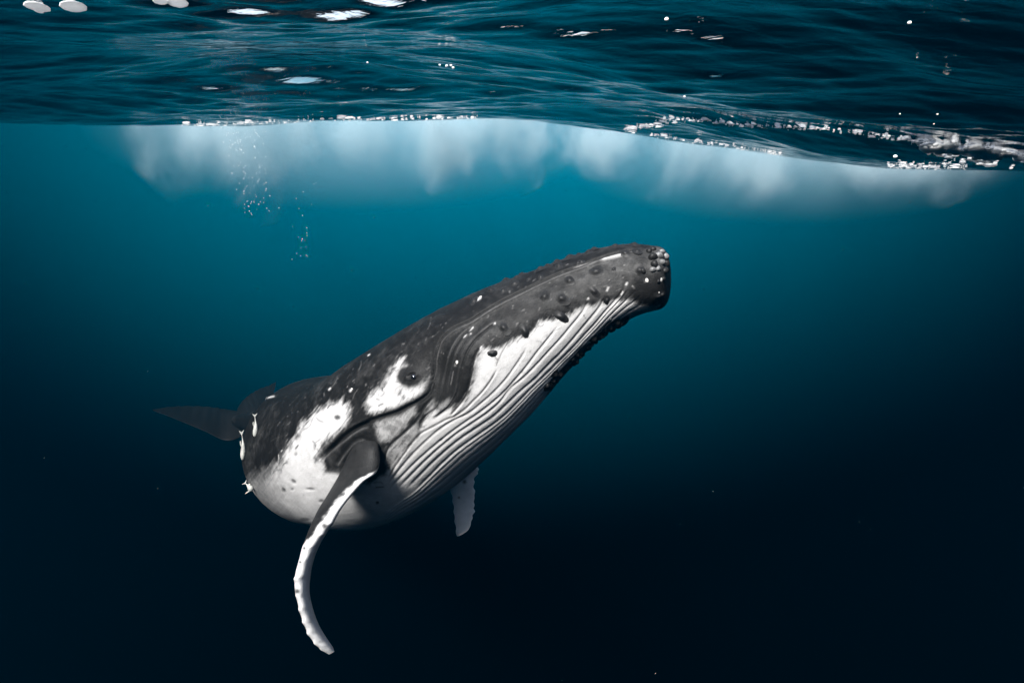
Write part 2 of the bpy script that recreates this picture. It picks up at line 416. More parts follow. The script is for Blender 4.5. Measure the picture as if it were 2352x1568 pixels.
mot = np.maximum(poly_mask(BELOW, 6, 6), poly_mask(ARMP, 6, 6))
white *= 1 - .65 * mot * sstep(-.3, .5, nz1 + .8 * nz2)
# scars, scratches and spots, plus painted highlights on mouth ridge and eye
rs = random.Random(12)
def stroke(p0, p1, w, val, bend=0):
    global white, ink
    mx = ((p0[0] + p1[0]) / 2 + bend * (p1[1] - p0[1]), (p0[1] + p1[1]) / 2 - bend * (p1[0] - p0[0]))
    L = smooth_line([p0, mx, p1], 5)
    lo, hi = L.min(0) - 4 * w - 2, L.max(0) + 4 * w + 2
    k = np.where((Q[:, 0] > lo[0]) & (Q[:, 0] < hi[0]) & (Q[:, 1] > lo[1]) & (Q[:, 1] < hi[1]))[0]
    if not len(k): return
    d, al = line_dist(Q[k], L)
    g = np.exp(-(d / w) ** 2) * sstep(-.02, .15, al) * sstep(1.02, .8, al)
    if val > 0: white[k] = np.maximum(white[k], val * g)
    else: ink[k] = np.maximum(ink[k], -val * g)
for (x, y, dx, dy, w) in [(1138,739.5,-5,5,2.2),(1086,749,-10,11,1.7),(1071,768,-5,8,1.6),(1082,763,-4,7,1.5),(1047,834,-3,8,3.0),(1041,850,-8,38,1.3),(1106,795,-4,8,1.8),(807,893,-4,7,2.6),(850,813,-6,4,1.6),
                          (760,890,-6,6,2.0),(1441,647,-4,9,2.2),(1398,658,-5,12,2.2),(1386,692,-7,9,2.2),(1352,683,-2,6,2.0),(1105,682,-12,8,2.6),(1432,668,-6,10,1.6),(1452,655,6,9,1.8),(1481,642,2,8,2.6),(948,862,8,-2,1.4),  # last one paints the glint in the eye
                          (1518,700,-22,9,2.6),(1440,580,-64,15,3.0),(1374,595,-60,20,1.2),(612,913,20,-4,2.0),(640,1042,0,22,1.0),(645,1037,5,-4,1.0)]:
    stroke((x, y), (x + dx, y + dy), w, .95 if abs(dx) < 40 else .62)  # the long strokes paint the highlight along the mouth ridge
for k in range(150):           # fine scratches round the eye and on the flank patch
    L = rs.choice([EYE, EYE, BELOW, FLANK[:12], FLANK[-6:], ARMP])
    c = L[rs.randrange(len(L))]
    x, y = c[0] + rs.uniform(-16, 16), c[1] + rs.uniform(-16, 16)
    an = rs.gauss(-.9, .6); ln = rs.uniform(8, 26)
    stroke((x, y), (x + ln * math.cos(an), y + ln * math.sin(an)), rs.uniform(1.1, 2.0), -rs.uniform(.4, .9), rs.uniform(-.2, .2))
for k in range(34):            # pale scratches on the dark back
    x = rs.uniform(600, 1000); y = 1030 - .62 * (x - 600) + rs.uniform(-60, 60)
    an = rs.gauss(-.9, .4); ln = rs.uniform(8, 40)
    stroke((x, y), (x + ln * math.cos(an), y + ln * math.sin(an)), rs.uniform(.6, 1.1), rs.uniform(.03, .10), rs.uniform(-.1, .1))
for k in range(190):           # specks and nicks on the dark skin
    x = rs.uniform(640, 1480); y = 1010 - .50 * (x - 600) + rs.uniform(-60, 70)
    an = rs.gauss(-.9, .8); ln = rs.choice([1.5, 2, 2, 3, 5, 9])
    stroke((x, y), (x + ln * math.cos(an), y + ln * math.sin(an)), rs.uniform(.8, 1.6), rs.uniform(.04, .22))
for k in range(60):
    x = rs.uniform(1060, 1470); y = 1010 - .50 * (x - 600) + rs.uniform(-30, 90)
    an = rs.gauss(.3, .6); ln = rs.uniform(4, 26)
    stroke((x, y), (x + ln * math.cos(an), y + ln * math.sin(an)), rs.uniform(.7, 1.3), -rs.uniform(.3, .7), rs.uniform(-.2, .2))
def spot(x, y, rx, ry, dep, pig, ang=0):
    global disp, ink
    dx, dy = Q[:, 0] - x, Q[:, 1] - y
    c, s_ = math.cos(ang), math.sin(ang)
    e = ((dx * c + dy * s_) / rx) ** 2 + ((-dx * s_ + dy * c) / ry) ** 2
    disp -= dep * np.exp(-e); ink = np.maximum(ink, pig * np.exp(-e * e))
for a in [(775,958,8,6,.0,.9),(679,1043,4.2,5,.006,.45),(658,1062,4,5.5,.006,.45),(674,1105,7,4,.008,.8,.5),(651,1125,6,4,.008,.8,.9),(671,1123,4,3,.005,.6),(712,1123,10,2.6,.010,.7,.1),(738,1150,7,3.5,.004,.7),
          (867,1154,4,4,.006,.9),(1013,1012,4,3,.008,.5),(1201,857,4,2.5,.006,.4),(1030,1013,3,3,.004,.4),(887,941,2.5,8,.004,.8,.35),(700,1192,12,4,.0,.7)]:
    spot(*a)
# eye socket: lids and the soft dark ring
EX, EY = 946, 862
ex, ey = Q[:, 0] - EX, Q[:, 1] - EY
er = np.sqrt((ex / 1.35) ** 2 + (ey + .12 * ex) ** 2)
disp += .014 * np.exp(-(er / 18) ** 2)
lid = np.sqrt((ex / 1.5) ** 2 + (ey + .3 * ex) ** 2)
disp += -.010 * np.exp(-(lid / 5.0) ** 2) + .006 * np.exp(-((lid - 8.0) / 2.0) ** 2)
ink = np.maximum(ink, sstep(29, 20, er + 5 * nz1 + 2.5 * nz2) * .97)
# shoulder dome where the near flipper leaves the body, with folds behind it
disp += .035 * np.exp(-(((Q[:, 0] - 832) / 42) ** 2 + ((Q[:, 1] - 1055) / 56) ** 2))
for L, w, a in [(ZF([(500,920),(560,830),(640,730),(720,640),(800,600),(870,620),(920,680),(970,770),(1000,870)]), 4, .010),
                (ZF([(300,860),(380,780),(470,700),(600,600),(700,520),(800,460),(900,430)]), 5, .016)]:
    groove('f', L, w, a, .006, 1, .85, w * 1.4)
white *= 1 - .9 * poly_mask(ZF([(380,1000),(420,820),(520,700),(640,560),(800,470),(960,460),(1000,620),(1080,700),(1085,860),(1100,1000),(1040,1030),(900,1060),(700,1060),(540,1010)]), 6, 6)
disp += .0018 * nz1 + .0010 * nz2 + .004 * nz3
# crease shade and lip highlights go into the skin colour
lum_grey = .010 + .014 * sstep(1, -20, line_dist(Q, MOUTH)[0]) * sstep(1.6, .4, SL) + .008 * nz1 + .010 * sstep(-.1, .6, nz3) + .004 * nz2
white = np.clip(white, 0, 1)
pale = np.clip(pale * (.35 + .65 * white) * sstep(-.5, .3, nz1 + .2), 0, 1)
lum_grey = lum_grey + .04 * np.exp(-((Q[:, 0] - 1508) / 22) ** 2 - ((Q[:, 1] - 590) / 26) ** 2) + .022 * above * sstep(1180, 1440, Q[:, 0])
ink = np.maximum(ink, .85 * poly_mask([(1440,668),(1470,640),(1500,632),(1545,640),(1545,700),(1500,704),(1466,694)], 10, 5))  # shadow side of the lower jaw tip, painted dark
lum_grey = lum_grey * (1 + .55 * nz3 + .6 * nz1 + .5 * nz2) * (1 - .4 * sstep(26, 4, -poly_dist(Q, THROAT)))  # jaw's light falloff toward the throat is painted in
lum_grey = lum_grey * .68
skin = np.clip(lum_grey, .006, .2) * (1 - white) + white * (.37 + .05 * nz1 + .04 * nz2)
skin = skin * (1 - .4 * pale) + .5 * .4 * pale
flk = sstep(.52, .75, fbm(P0, 42, 3, 71) + .25 * nzs) * white
skin = skin * (1 - .35 * flk)
skin = skin * (1 + (.35 * nz2 + .25 * nzs) * (1 - .85 * white))
skin = np.clip(skin, .004, .6)
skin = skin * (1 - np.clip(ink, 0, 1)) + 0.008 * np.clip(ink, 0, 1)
# fade relief at the snout pole
disp *= sstep(0, .03, SL)
P1 = P0 + NRM * disp[:, None]

BV = [P1]; BF = []; BS = [skin]
i = np.arange(NR - 1)[:, None] * M
j = np.arange(M)[None, :]; j2 = (j + 1) % M
BF.append(np.stack([i + j, i + j2, i + M + j2, i + M + j], -1).reshape(-1, 4))
nv = len(P1)
def add_sheet(grid, lum, closed=True):
    """grid: rows x cols x 3 ring loft, joined into the body mesh"""
    global nv
    r, c = grid.shape[:2]
    i = np.arange(r - 1)[:, None] * c; j = np.arange(c)[None, :]; j2 = (j + 1) % c
    BF.append(np.stack([i + j, i + j2, i + c + j2, i + c + j], -1).reshape(-1, 4) + nv)
    BV.append(grid.reshape(-1, 3)); BS.append(np.clip(lum, .005, .75).reshape(-1)); nv += r * c
def spl(rows, n):
    a = np.array(rows, float)
    t = np.concatenate([[0], np.cumsum(np.hypot(*np.diff(a[:, :2], axis=0).T))]); 
    f = smooth_line(np.hstack([a, t[:, None]]), 12)
    tt = np.linspace(0, t[-1], n)
    return np.stack([np.interp(tt, f[:, -1], f[:, k]) for k in range(a.shape[1])], -1)
# near flipper: left and right outline, distance, chord
_kf = np.where((NRM * (CAMP - P0)).sum(1) > 0)[0]
def trunk_depth(x, y):
    k = _kf[np.argmin(np.hypot(*(Qd[_kf] - [x, y]).T))]
    return float((P1[k] - CAMP) @ FWD)
_d0, _d1, _d2 = trunk_depth(836, 1010), trunk_depth(834, 1040), trunk_depth(826, 1070)
_off = [.16, .04, -.04, -.09, -.14, -.19, -.24, -.28, -.32, -.35, -.38, -.40, -.42, -.43, -.43, -.42, -.41, -.40]
_row = [(815,1000,860,1000,.10),(804,1024,866,1022,.15),(790,1056,868,1058,.18),(775,1088,858,1086,.19),(760,1116,832,1106,.19),(745,1142,799,1144,.185),(729,1167,779,1171,.18),(716,1194,764,1198,.18),
        (705,1227,746,1228,.175),(697,1252,733,1254,.17),(688,1289,722,1287,.165),(681,1315,716,1317,.16),(679,1350,713,1356,.15),(687,1390,720,1394,.14),(697,1425,733,1431,.12),
        (714,1462,750,1461,.10),(736,1488,764,1482,.07),(756,1502,769,1495,.025)]
_db = [_d0, _d1] + [_d2] * 16
FL = spl([(r[0], r[1], r[2], r[3], q_ + o_, r[4]) for r, q_, o_ in zip(_row, _db, _off)], 300)
rows = []; lum = []
K = 72; an = np.arange(K) / K * 2 * math.pi
kn = [(.40,.5),(.455,.6),(.515,.6),(.575,.5),(.645,1.3),(.715,.6),(.775,.9),(.83,1.0),(.88,1.1),(.93,1.0),(.965,.7)]
for n, (lx, ly, rx, ry, d, ch) in enumerate(FL):
    v = n / (len(FL) - 1)
    L3, R3 = pt(lx, ly, d), pt(rx, ry, d)
    c = (L3 + R3) / 2; a = (R3 - L3) / 2; w = np.linalg.norm(a); ah = a / w
    # chord runs mostly away from the lens, leading edge towards it and to the left
    ray = c - CAMP; ray /= np.linalg.norm(ray)
    dep = ray
    tw = np.interp(v, [0, .25, .38, .55, .8, 1], [-.55, -.72, -.6, .45, .72, .8])
    k = w * tw; thick = math.sqrt(w * w - k * k)
    q_ = ah * k + dep * math.sqrt(max(ch * ch - k * k, 1e-6))
    bump = sum(h * math.exp(-((v - p) / .011) ** 2) for p, h in kn)
    scal = sum(.25 * math.exp(-((v - p - .026) / .012) ** 2) for p, h in kn if v > .5)
    e = np.cos(an); s_ = np.sin(an)
    lead = np.clip(-e, 0, 1) ** 3
    g = c + np.outer(e, q_) * (1 + (.055 * bump - .10 * scal) * lead)[:, None] + np.outer(s_ * (1 - .25 * e), ah * thick) - np.outer(lead * (.012 * bump) * np.sign(tw), ah)
    rows.append(g)
    pxy = bearing(g)
    u_ = ((pxy - np.array([lx, ly])) @ np.array([rx - lx, ry - ly])) / ((rx - lx) ** 2 + (ry - ly) ** 2)
    edge = np.interp(v, [0, .12, .2, .3, .42, .47, .52, .60, 1], [1.5, 1.25, .80, .62, .40, .22, -.15, -.4, -.4])
    nn = fbm(g, 26, 3, 5)
    wm = sstep(edge - .10, edge + .10, u_ + .16 * nn)
    front = (g - c) @ dep < .35 * ch
    lu = .013 + .006 * nn + (.46 + .05 * nn - .013) * np.where(front, wm, sstep(.3, .5, v))
    lu = lu * (1 + .12 * fbm(g, 60, 3, 9))
    for sx, sy, sr in [(745,1207,7),(699,1258,3.5),(683,1357,6.5),(690,1290,3)]:
        lu = lu * (1 - .9 * np.exp(-(((pxy[:, 0] - sx) / sr) ** 2 + ((pxy[:, 1] - sy) / sr) ** 2) ** 1.5))
    lum.append(lu)
add_sheet(np.array(rows), np.array(lum))
# far flipper: broadside, white, scalloped front edge
FF = spl([(1010,1010,1075,1010,4.95,.03),(1018,1050,1092,1040,5.0,.03),(1026,1086,1099,1074,5.02,.03),(1032,1112,1090,1097,5.02,.028),(1038,1140,1088,1130,5.02,.026),(1042,1165,1089,1157,5.02,.022),(1044,1190,1086,1181,5.02,.02),
          (1047,1212,1081,1203,5.02,.015),(1048,1226,1073,1218,5.02,.010),(1050,1231,1056,1230,5.02,.004)], 110)
rows = []; lum = []
for n, (lx, ly, rx, ry, d, tk) in enumerate(FF):
    v = n / (len(FF) - 1)
    L3, R3 = pt(lx, ly, d + .03), pt(rx, ry, d - .04)
    c = (L3 + R3) / 2; a = (R3 - L3) / 2; w = np.linalg.norm(a); ah = a / w
    ray = c - CAMP; ray /= np.linalg.norm(ray); dep = ray - (ray @ ah) * ah
    sc_ = 1 + .13 * max(0, math.sin(v * 34)) ** 2 * (v > .35) + .05 * math.sin(v * 90) * (v > .3)
    e = np.cos(an); s_ = np.sin(an)
    g = c + np.outer(np.where(e > 0, e * sc_, e * (1 + .05 * math.sin(v * 61))), a) + np.outer(s_, dep * tk)
    rows.append(g); nn = fbm(g, 20, 3, 8)
    pxy = bearing(g)
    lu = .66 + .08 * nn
    for sx, sy, sr in [(1067,1106,5),(1054,1142,3)]:
        lu = lu * (1 - .85 * np.exp(-(((pxy[:, 0] - sx) / sr) ** 2 + ((pxy[:, 1] - sy) / sr) ** 2) ** 1.5))
    lum.append(lu)
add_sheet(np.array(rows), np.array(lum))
# flukes: front and rear edge of each lobe
for lobe, row in enumerate(([(560,1000,9.3,548,945,9.9),(520,1012,9.35,520,940,9.95),(470,990,9.3,480,934,9.9),(420,969,9.25,430,932,9.8),(380,953,9.2,392,934,9.6),(358,945,9.2,364,938,9.4),(350,941,9.2,351,940,9.25)],
                   [(548,1000,9.4,545,940,9.9),(570,985,9.45,556,922,9.95),(596,960,9.5,574,906,10.0),(616,930,9.5,596,893,10.0),(628,903,9.5,618,885,9.9),(633,884,9.55,631,878,9.7),(634,877,9.6,634,876,9.62)])):
    f = spl(row, 60); rows = []; lum = []
    e = np.cos(an[::3]); s_ = np.sin(an[::3])
    for n, (x0, y0, d0, x1, y1, d1) in enumerate(f):
        v = n / 59
        A, B = pt(x0, y0, d0), pt(x1, y1 + .8 * math.sin(v * 55) * (v > .2) * (v < .9), d1)
        c = (A + B) / 2; a = (B - A) / 2
        nrm = camvec(-.2, .96, .2)
        g = c + np.outer(e, a) + np.outer(s_, nrm * (.055 * (1 - v) + .006))
        rows.append(g); lum.append(.007 + .002 * fbm(g, 12, 3, 6))
    add_sheet(np.array(rows), np.array(lum))
# dorsal fin
rows = []; lum = []
for v in np.linspace(0, 1, 40):
    A = np.array([668 - 48 * v, 925 - 16 * math.sin(v * 1.7)]); B = np.array([600 + 11 * v, 950 - 38 * v])
    d = 6.55 + .1 * v
    PA, PB = pt(*A, d - .05), pt(*B, d + .12)
    c = (PA + PB) / 2; a = (PB - PA) / 2
    g = c + np.outer(np.cos(an[::3]), a) + np.outer(np.sin(an[::3]), camvec(-.2, .0, -1) * .09 * (1 - v) ** .7)
    rows.append(g); lum.append(.03 + .08 * v + .02 * fbm(g, 20, 3, 2))
add_sheet(np.array(rows), np.array(lum))

m_skin, nt = mat("whale_skin")
out = N(nt, "ShaderNodeOutputMaterial"); b = N(nt, "ShaderNodeBsdfPrincipled")
at = N(nt, "ShaderNodeAttribute", attribute_name='pigment')
geo = N(nt, "ShaderNodeNewGeometry")
ns = N(nt, "ShaderNodeTexNoise"); ns.inputs["Scale"].default_value = 90; ns.inputs["Detail"].default_value = 5
nt.links.new(geo.outputs["Position"], ns.inputs["Vector"])
mr = N(nt, "ShaderNodeMapRange"); 
for k_, (a0, a1) in ((3, (.45, .86)), (4, (1.55, 1.14))):      # dark skin is blotchier than white skin
    q_ = N(nt, "ShaderNodeMapRange"); q_.inputs[1].default_value = .05; q_.inputs[2].default_value = .35; q_.inputs[3].default_value = a0; q_.inputs[4].default_value = a1
    nt.links.new(at.outputs["Fac"], q_.inputs[0]); nt.links.new(q_.outputs[0], mr.inputs[k_])
nt.links.new(ns.outputs[0], mr.inputs[0])
mu = N(nt, "ShaderNodeMath", operation='MULTIPLY'); nt.links.new(at.outputs["Fac"], mu.inputs[0]); nt.links.new(mr.outputs[0], mu.inputs[1])
cmb = N(nt, "ShaderNodeMix", data_type='RGBA', blend_type='MULTIPLY'); cmb.inputs[0].default_value = 1
cmb.inputs[6].default_value = (1.0, .985, .97, 1); nt.links.new(mu.outputs[0], cmb.inputs[7])
nt.links.new(cmb.outputs[2], b.inputs["Base Color"])
b.inputs["Roughness"].default_value = .5; b.inputs["Specular IOR Level"].default_value = .16; b.inputs["IOR"].default_value = 1.35
bp = N(nt, "ShaderNodeBump"); bp.inputs["Strength"].default_value = .45; bp.inputs["Distance"].default_value = .006
nt.links.new(ns.outputs[0], bp.inputs["Height"]); nt.links.new(bp.outputs[0], b.inputs["Normal"])
nt.links.new(b.outputs[0], out.inputs[0])
whale = bpy.data.objects.new("humpback_whale", None); COL.objects.link(whale)
whale.location = cen[NR // 2]
whale["label"] = "young humpback whale with grey back, white flank and pleated white throat swimming under the surface"
whale["category"] = "whale"
bpy.context.view_layer.update()
V = np.vstack(BV) - cen[NR // 2]
body = big_mesh("body", V, np.vstack(BF), m_skin, np.concatenate(BS), whale)

# ---------------------------------------------------------------- knobs, barnacles, eye
F_ALL = np.vstack(BF)
P1w = P1
G1 = P1.reshape(NR, M, 3)
du_ = np.gradient(G1, axis=0); dv_ = (np.roll(G1, -1, 1) - np.roll(G1, 1, 1))
NW = np.cross(dv_, du_).reshape(-1, 3); NW /= np.linalg.norm(NW, axis=1)[:, None] + 1e-12
if (NW * NRM).sum(1).mean() < 0: NW = -NW
PX = bearing(P1w)
FACING = ((CAMP - P1w) * NW).sum(1) > 0
def on_body(x, y, edge=False):
    d = np.hypot(PX[:, 0] - x, PX[:, 1] - y) + np.where(FACING, 0, 25 if not edge else 4)
    c_ = np.where(d < max(3.0, d.min() + .5))[0]
    z_ = (P1w[c_] - CAMP) @ FWD
    c_ = c_[z_ < z_.min() + .12]
    k = int(c_[np.argmin(d[c_])])
    return P1w[k], NW[k]
def frame(n, spin=0.0):
    n = Vector(n).normalized()
    t = n.orthogonal().normalized(); b_ = n.cross(t)
    c, s_ = math.cos(spin), math.sin(spin)
    t2 = t * c + b_ * s_; b2 = n.cross(t2)
    return Matrix((t2, b2, n)).transposed().to_4x4()
def knob_mesh(name, m, seed, seg=14, prof=None):
    r_ = random.Random(seed)
    prof = prof or [(2.6, -.14), (2.05, .0), (1.5, .14), (1.1, .34), (.80, .56), (.50, .72), (.24, .80)]
    v = []; f = []
    for (r, z) in prof:
        for k in range(seg):
            a = k / seg * 2 * math.pi
            w = 1 + .10 * math.sin(2 * a + seed) + .05 * math.sin(3 * a + 2 * seed)
            v.append((r * w * math.cos(a), r * w * math.sin(a), z + r_.uniform(-.02, .02)))
    for i_ in range(len(prof) - 1):
        for k in range(seg):
            a, b_ = i_ * seg + k, i_ * seg + (k + 1) % seg
            f.append((a, b_, b_ + seg, a + seg))
    v.append((0, 0, prof[-1][1] + .015)); top = len(v) - 1; o_ = (len(prof) - 1) * seg
    for k in range(seg): f.append((o_ + k, o_ + (k + 1) % seg, top))
    me = bpy.data.meshes.new(name); me.from_pydata(v, [], f); me.update(); me.materials.append(m)
    me.polygons.foreach_set('use_smooth', [True] * len(me.polygons))
    return me
def plain(name, col, rough=.5, spec=.3, scale=60, amt=.35, bump=.3):
    m, nt = mat(name)
    out = N(nt, "ShaderNodeOutputMaterial"); b = N(nt, "ShaderNodeBsdfPrincipled")
    ge = N(nt, "ShaderNodeNewGeometry"); ns = N(nt, "ShaderNodeTexNoise"); ns.inputs["Scale"].default_value = scale; ns.inputs["Detail"].default_value = 4
    nt.links.new(ge.outputs["Position"], ns.inputs["Vector"])
    rp = N(nt, "ShaderNodeValToRGB")
    rp.color_ramp.elements[0].position = .3; rp.color_ramp.elements[1].position = .7
    rp.color_ramp.elements[0].color = (*[c * (1 - amt) for c in col], 1); rp.color_ramp.elements[1].color = (*[min(c * (1 + amt), .9) for c in col], 1)
    nt.links.new(ns.outputs[0], rp.inputs[0]); nt.links.new(rp.outputs[0], b.inputs["Base Color"])
    b.inputs["Roughness"].default_value = rough; b.inputs["Specular IOR Level"].default_value = spec
    bp = N(nt, "ShaderNodeBump"); bp.inputs["Strength"].default_value = bump; bp.inputs["Distance"].default_value = .004
    nt.links.new(ns.outputs[0], bp.inputs["Height"]); nt.links.new(bp.outputs[0], b.inputs["Normal"])
    nt.links.new(b.outputs[0], out.inputs[0])
    return m
m_knob = plain("tubercle_skin", (.010, .0098, .0096), .5, .16, 60, .4)
m_knob_pale = plain("tubercle_pale_skin", (.11, .11, .11), .5, .3, 40, .45, .1)
m_knob_dark = plain("tubercle_dark_skin", (.006, .006, .006), .5, .2)
m_barn = plain("barnacle_shell", (.42, .41, .39), .6, .3, 90, .3)
KM = {m_: [knob_mesh("tubercle", m_, k) for k in range(3)] for m_ in (m_knob, m_knob_pale, m_knob_dark)}
ROUND = [(1.15, -.5), (1.12, -.1), (1.06, .2), (.95, .48), (.74, .72), (.46, .88), (.20, .95)]
KR = {m_: [knob_mesh("tubercle", m_, k, 14, ROUND) for k in range(3)] for m_ in (m_knob, m_knob_pale)}
ORG = cen[NR // 2]
def child(name, me, x, y, size, sink=.0, edge=False, tall=1.0, spin=0, label=None, stretch=1.0):
    p, n = on_body(x, y, edge)
    o = bpy.data.objects.new(name, me); COL.objects.link(o)
    o.parent = whale
    o.matrix_local = Matrix.Translation(Vector(p - ORG - n * sink * size)) @ frame(n, spin) @ Matrix.Diagonal((size * stretch, size, size * tall, 1))
    if label: o["label"] = label
    return o
rk = random.Random(4)
for (x, y, r) in [(1369,624,.021),(1307,645,.019),(1252,680,.021),(1290,686,.020),(1366,669,.013),(1158,751,.018),(1437,581,.013),(1471,621,.017),(1513,680,.015),(1283,610,.017),(1182,651,.017),(1156,666,.015),
                  (1128,666,.017),(1089,690,.016),(1463,576,.013),(1410,618,.008),(1335,600,.010),(1240,636,.012),(1216,640,.010)]:
    child("tubercle", rk.choice(KM[m_knob]), x, y, r * 1.0, .06, spin=rk.uniform(0, 6), stretch=rk.uniform(1, 1.25))
for (x, y, r) in [(1290,727,.020),(1206,762,.020),(1131,812,.016),(1395,690,.012)]:
    child("tubercle", rk.choice(KM[m_knob_dark]), x, y, r * .8, .05, spin=rk.uniform(0, 6), stretch=1.3, label="dark tubercle on the lower jaw beside the white throat")
for (x, y, r) in [(1456,561,.014),(1414,565,.013),(1366,573,.017),(1353,579,.016),(1308,591,.018),(1279,601,.016),(1240,617,.016),(1198,631,.015),(1187,637,.013),(1161,640,.016),(1330,585,.010),(1258,609,.010)]:
    child("tubercle", rk.choice(KM[m_knob]), x, y, r * 1.35, .0, True, spin=rk.uniform(0, 6), tall=1.0)
for (x, y, r, p) in [(1490,576,.019,0),(1500,573,.018,0),(1499,590,.026,0),(1514,587,.024,1),(1503,606,.023,0),(1499,619,.018,1),(1511,617,.016,1),(1529,589,.021,1),(1531,605,.020,0),(1528,621,.022,0),(1521,578,.017,1),
                     (1521,602,.019,1),(1524,640,.013,0),(1512,646,.011,0),(1520,676,.014,0),(1478,622,.018,0)]:
    child("tubercle", rk.choice(KR[m_knob_pale if p else m_knob]), x, y, r * 1.0, .1, True, spin=rk.uniform(0, 6), tall=1.15)
# ragged dark crust along the far edge of the throat
for k in range(46):
    t = k / 45
    x = 1440 - 178 * t + rk.uniform(-7, 7); y = 733 + 150 * t ** 1.05 - 12 * math.sin(t * 3.1) + rk.uniform(-4, 9)
    child("tubercle", rk.choice(KM[m_knob_dark]), x, y, rk.uniform(.010, .020), .1, True, tall=rk.uniform(1, 1.9), spin=rk.uniform(0, 6), label="dark crusted knob under the chin")
bm = knob_mesh("barnacle", m_barn, 9, 10)
for (x, y, r) in [(1402,733,.010),(1402,750,.011),(1387,769,.008),(1380,773,.007),(1352,801,.008),(1340,813,.009),(1336,822,.008),(1312,832,.008),(1294,862,.006),
                  (1486,644,.010),(1520,642,.010),(1514,672,.007),(1232,896,.007),(1219,917,.006),(1048,832,.009),(807,893,.009),(1105,681,.009)]:
    child("barnacle", bm, x, y, r * .5, .0, True, tall=.8, spin=rk.uniform(0, 6))
p, n = on_body(948, 864)
m_eye, nt = mat("whale_eye")
out = N(nt, "ShaderNodeOutputMaterial"); b = N(nt, "ShaderNodeBsdfPrincipled"); b.inputs["Base Color"].default_value = (.006, .006, .007, 1)
b.inputs["Roughness"].default_value = .06; b.inputs["Coat Weight"].default_value = 1
nt.links.new(b.outputs[0], out.inputs[0])
bmh = bmesh.new(); bmesh.ops.create_uvsphere(bmh, u_segments=32, v_segments=16, radius=1)
me = bpy.data.meshes.new("eye"); bmh.to_mesh(me); me.materials.append(m_eye); me.polygons.foreach_set('use_smooth', [True] * len(me.polygons))
o = bpy.data.objects.new("eye", me); COL.objects.link(o); o.parent = whale
o.matrix_local = Matrix.Translation(Vector(p - ORG - n * .012)) @ frame(n) @ Matrix.Diagonal((.024, .024, .024, 1))

# ================================================================== remoras clinging to the flank
m_rem = plain("remora_skin", (.36, .36, .33), .45, .4, 40, .25)
def remora(x0, y0, x1, y1, d, wid, label, fin_side, snug=0, hang=False):
    """tail bearing -> head bearing"""
    # lie on the flank: distance of the trunk's outline at that bearing, a little nearer
    band = FACING & (np.abs(PX[:, 1] - (y1 if hang else (y0 + y1) / 2)) < 3) & (PX[:, 0] > 480)
    if snug:
        sh = PX[band, 0].min() + snug - (x1 if hang else (x0 + x1) / 2); x0 += sh; x1 += sh
    Pn, _n = on_body((x0 + x1) / 2 + 6, (y0 + y1) / 2 - 2)
    d = float((Pn + _n * .05 - CAMP) @ FWD) - .03
    T, H = pt(x0, y0, d), pt(x1, y1, d)
    ax = H - T; L = np.linalg.norm(ax); ax /= L
    ray = (T + H) / 2 - CAMP; ray /= np.linalg.norm(ray)
    sd = np.cross(ax, ray); sd /= np.linalg.norm(sd); up = np.cross(sd, ax)
    root = bpy.data.objects.new("remora", None); COL.objects.link(root); root.location = (T + H) / 2
    root["label"] = label; root["category"] = "fish"; root["group"] = "remoras clinging to the whale's flank"
    O = (T + H) / 2
    seg = 14; v = []; f = []
    prof = [(0, .10), (.12, .13), (.25, .28), (.4, .55), (.55, .85), (.68, 1.0), (.8, .98), (.9, .80), (.97, .5), (1.0, .15)]
    for t, r in prof:
        bend = .03 * L * math.sin(t * 4)
        for k in range(seg):
            a = k / seg * 2 * math.pi
            v.append(tuple(T + ax * L * t + sd * (wid * r * math.cos(a) + bend) + up * wid * 1.0 * r * math.sin(a) - O))
    for i_ in range(len(prof) - 1):
        for k in range(seg):
            a, b_ = i_ * seg + k, i_ * seg + (k + 1) % seg
            f.append((a, b_, b_ + seg, a + seg))
    f.append(tuple(range(seg))[::-1]); f.append(tuple((len(prof) - 1) * seg + k for k in range(seg)))
    mesh_obj("body", v, f, m_rem, root)
    def fin(name, base, tips):
        v = []
        for q_ in [base[0], *tips, base[1]]:
            for s_ in (-1, 1): v.append(tuple(np.array(q_) + up * s_ * wid * .08 - O))
        n_ = len(v) // 2
        f = [tuple(range(0, 2 * n_, 2)), tuple(range(1, 2 * n_, 2))[::-1]] + [(2 * k, 2 * k + 1, (2 * k + 3) % (2 * n_), (2 * k + 2) % (2 * n_)) for k in range(n_)]
        mesh_obj(name, v, f, m_rem, root, smooth=False)
    fin("tail_fin", (T + sd * wid * .15 + ax * L * .05, T - sd * wid * .15 + ax * L * .05), (T + sd * wid * 1.1 - ax * L * .13, T - ax * L * .05, T - sd * wid * 1.0 - ax * L * .13))
    c = T + ax * L * .80 + sd * fin_side * wid * .8
    fin("pectoral_fin", (c + ax * L * .05, c - ax * L * .05), (c + sd * fin_side * wid * 1.6 - ax * L * .05, c + sd * fin_side * wid * 1.4 - ax * L * .10))
    c = T + ax * L * .40 - sd * fin_side * wid * .4
    fin("dorsal_fin", (c + ax * L * .12, c - ax * L * .12), (c - sd * fin_side * wid * .5, c - sd * fin_side * wid * .45 - ax * L * .12))
    return root
remora(585, 955, 587, 1003, 5.75, .021, "pale remora highest on the whale's grey rear flank, below the dorsal fin", 1)
remora(560.5, 995, 565, 1056, 5.9, .022, "longest pale remora, hanging at the left outline of the whale's flank", 1, 2)
remora(552, 1109, 570, 1126, 5.75, .026, "lowest pale remora, sticking out from the whale's belly at the left", -1, 3, True)

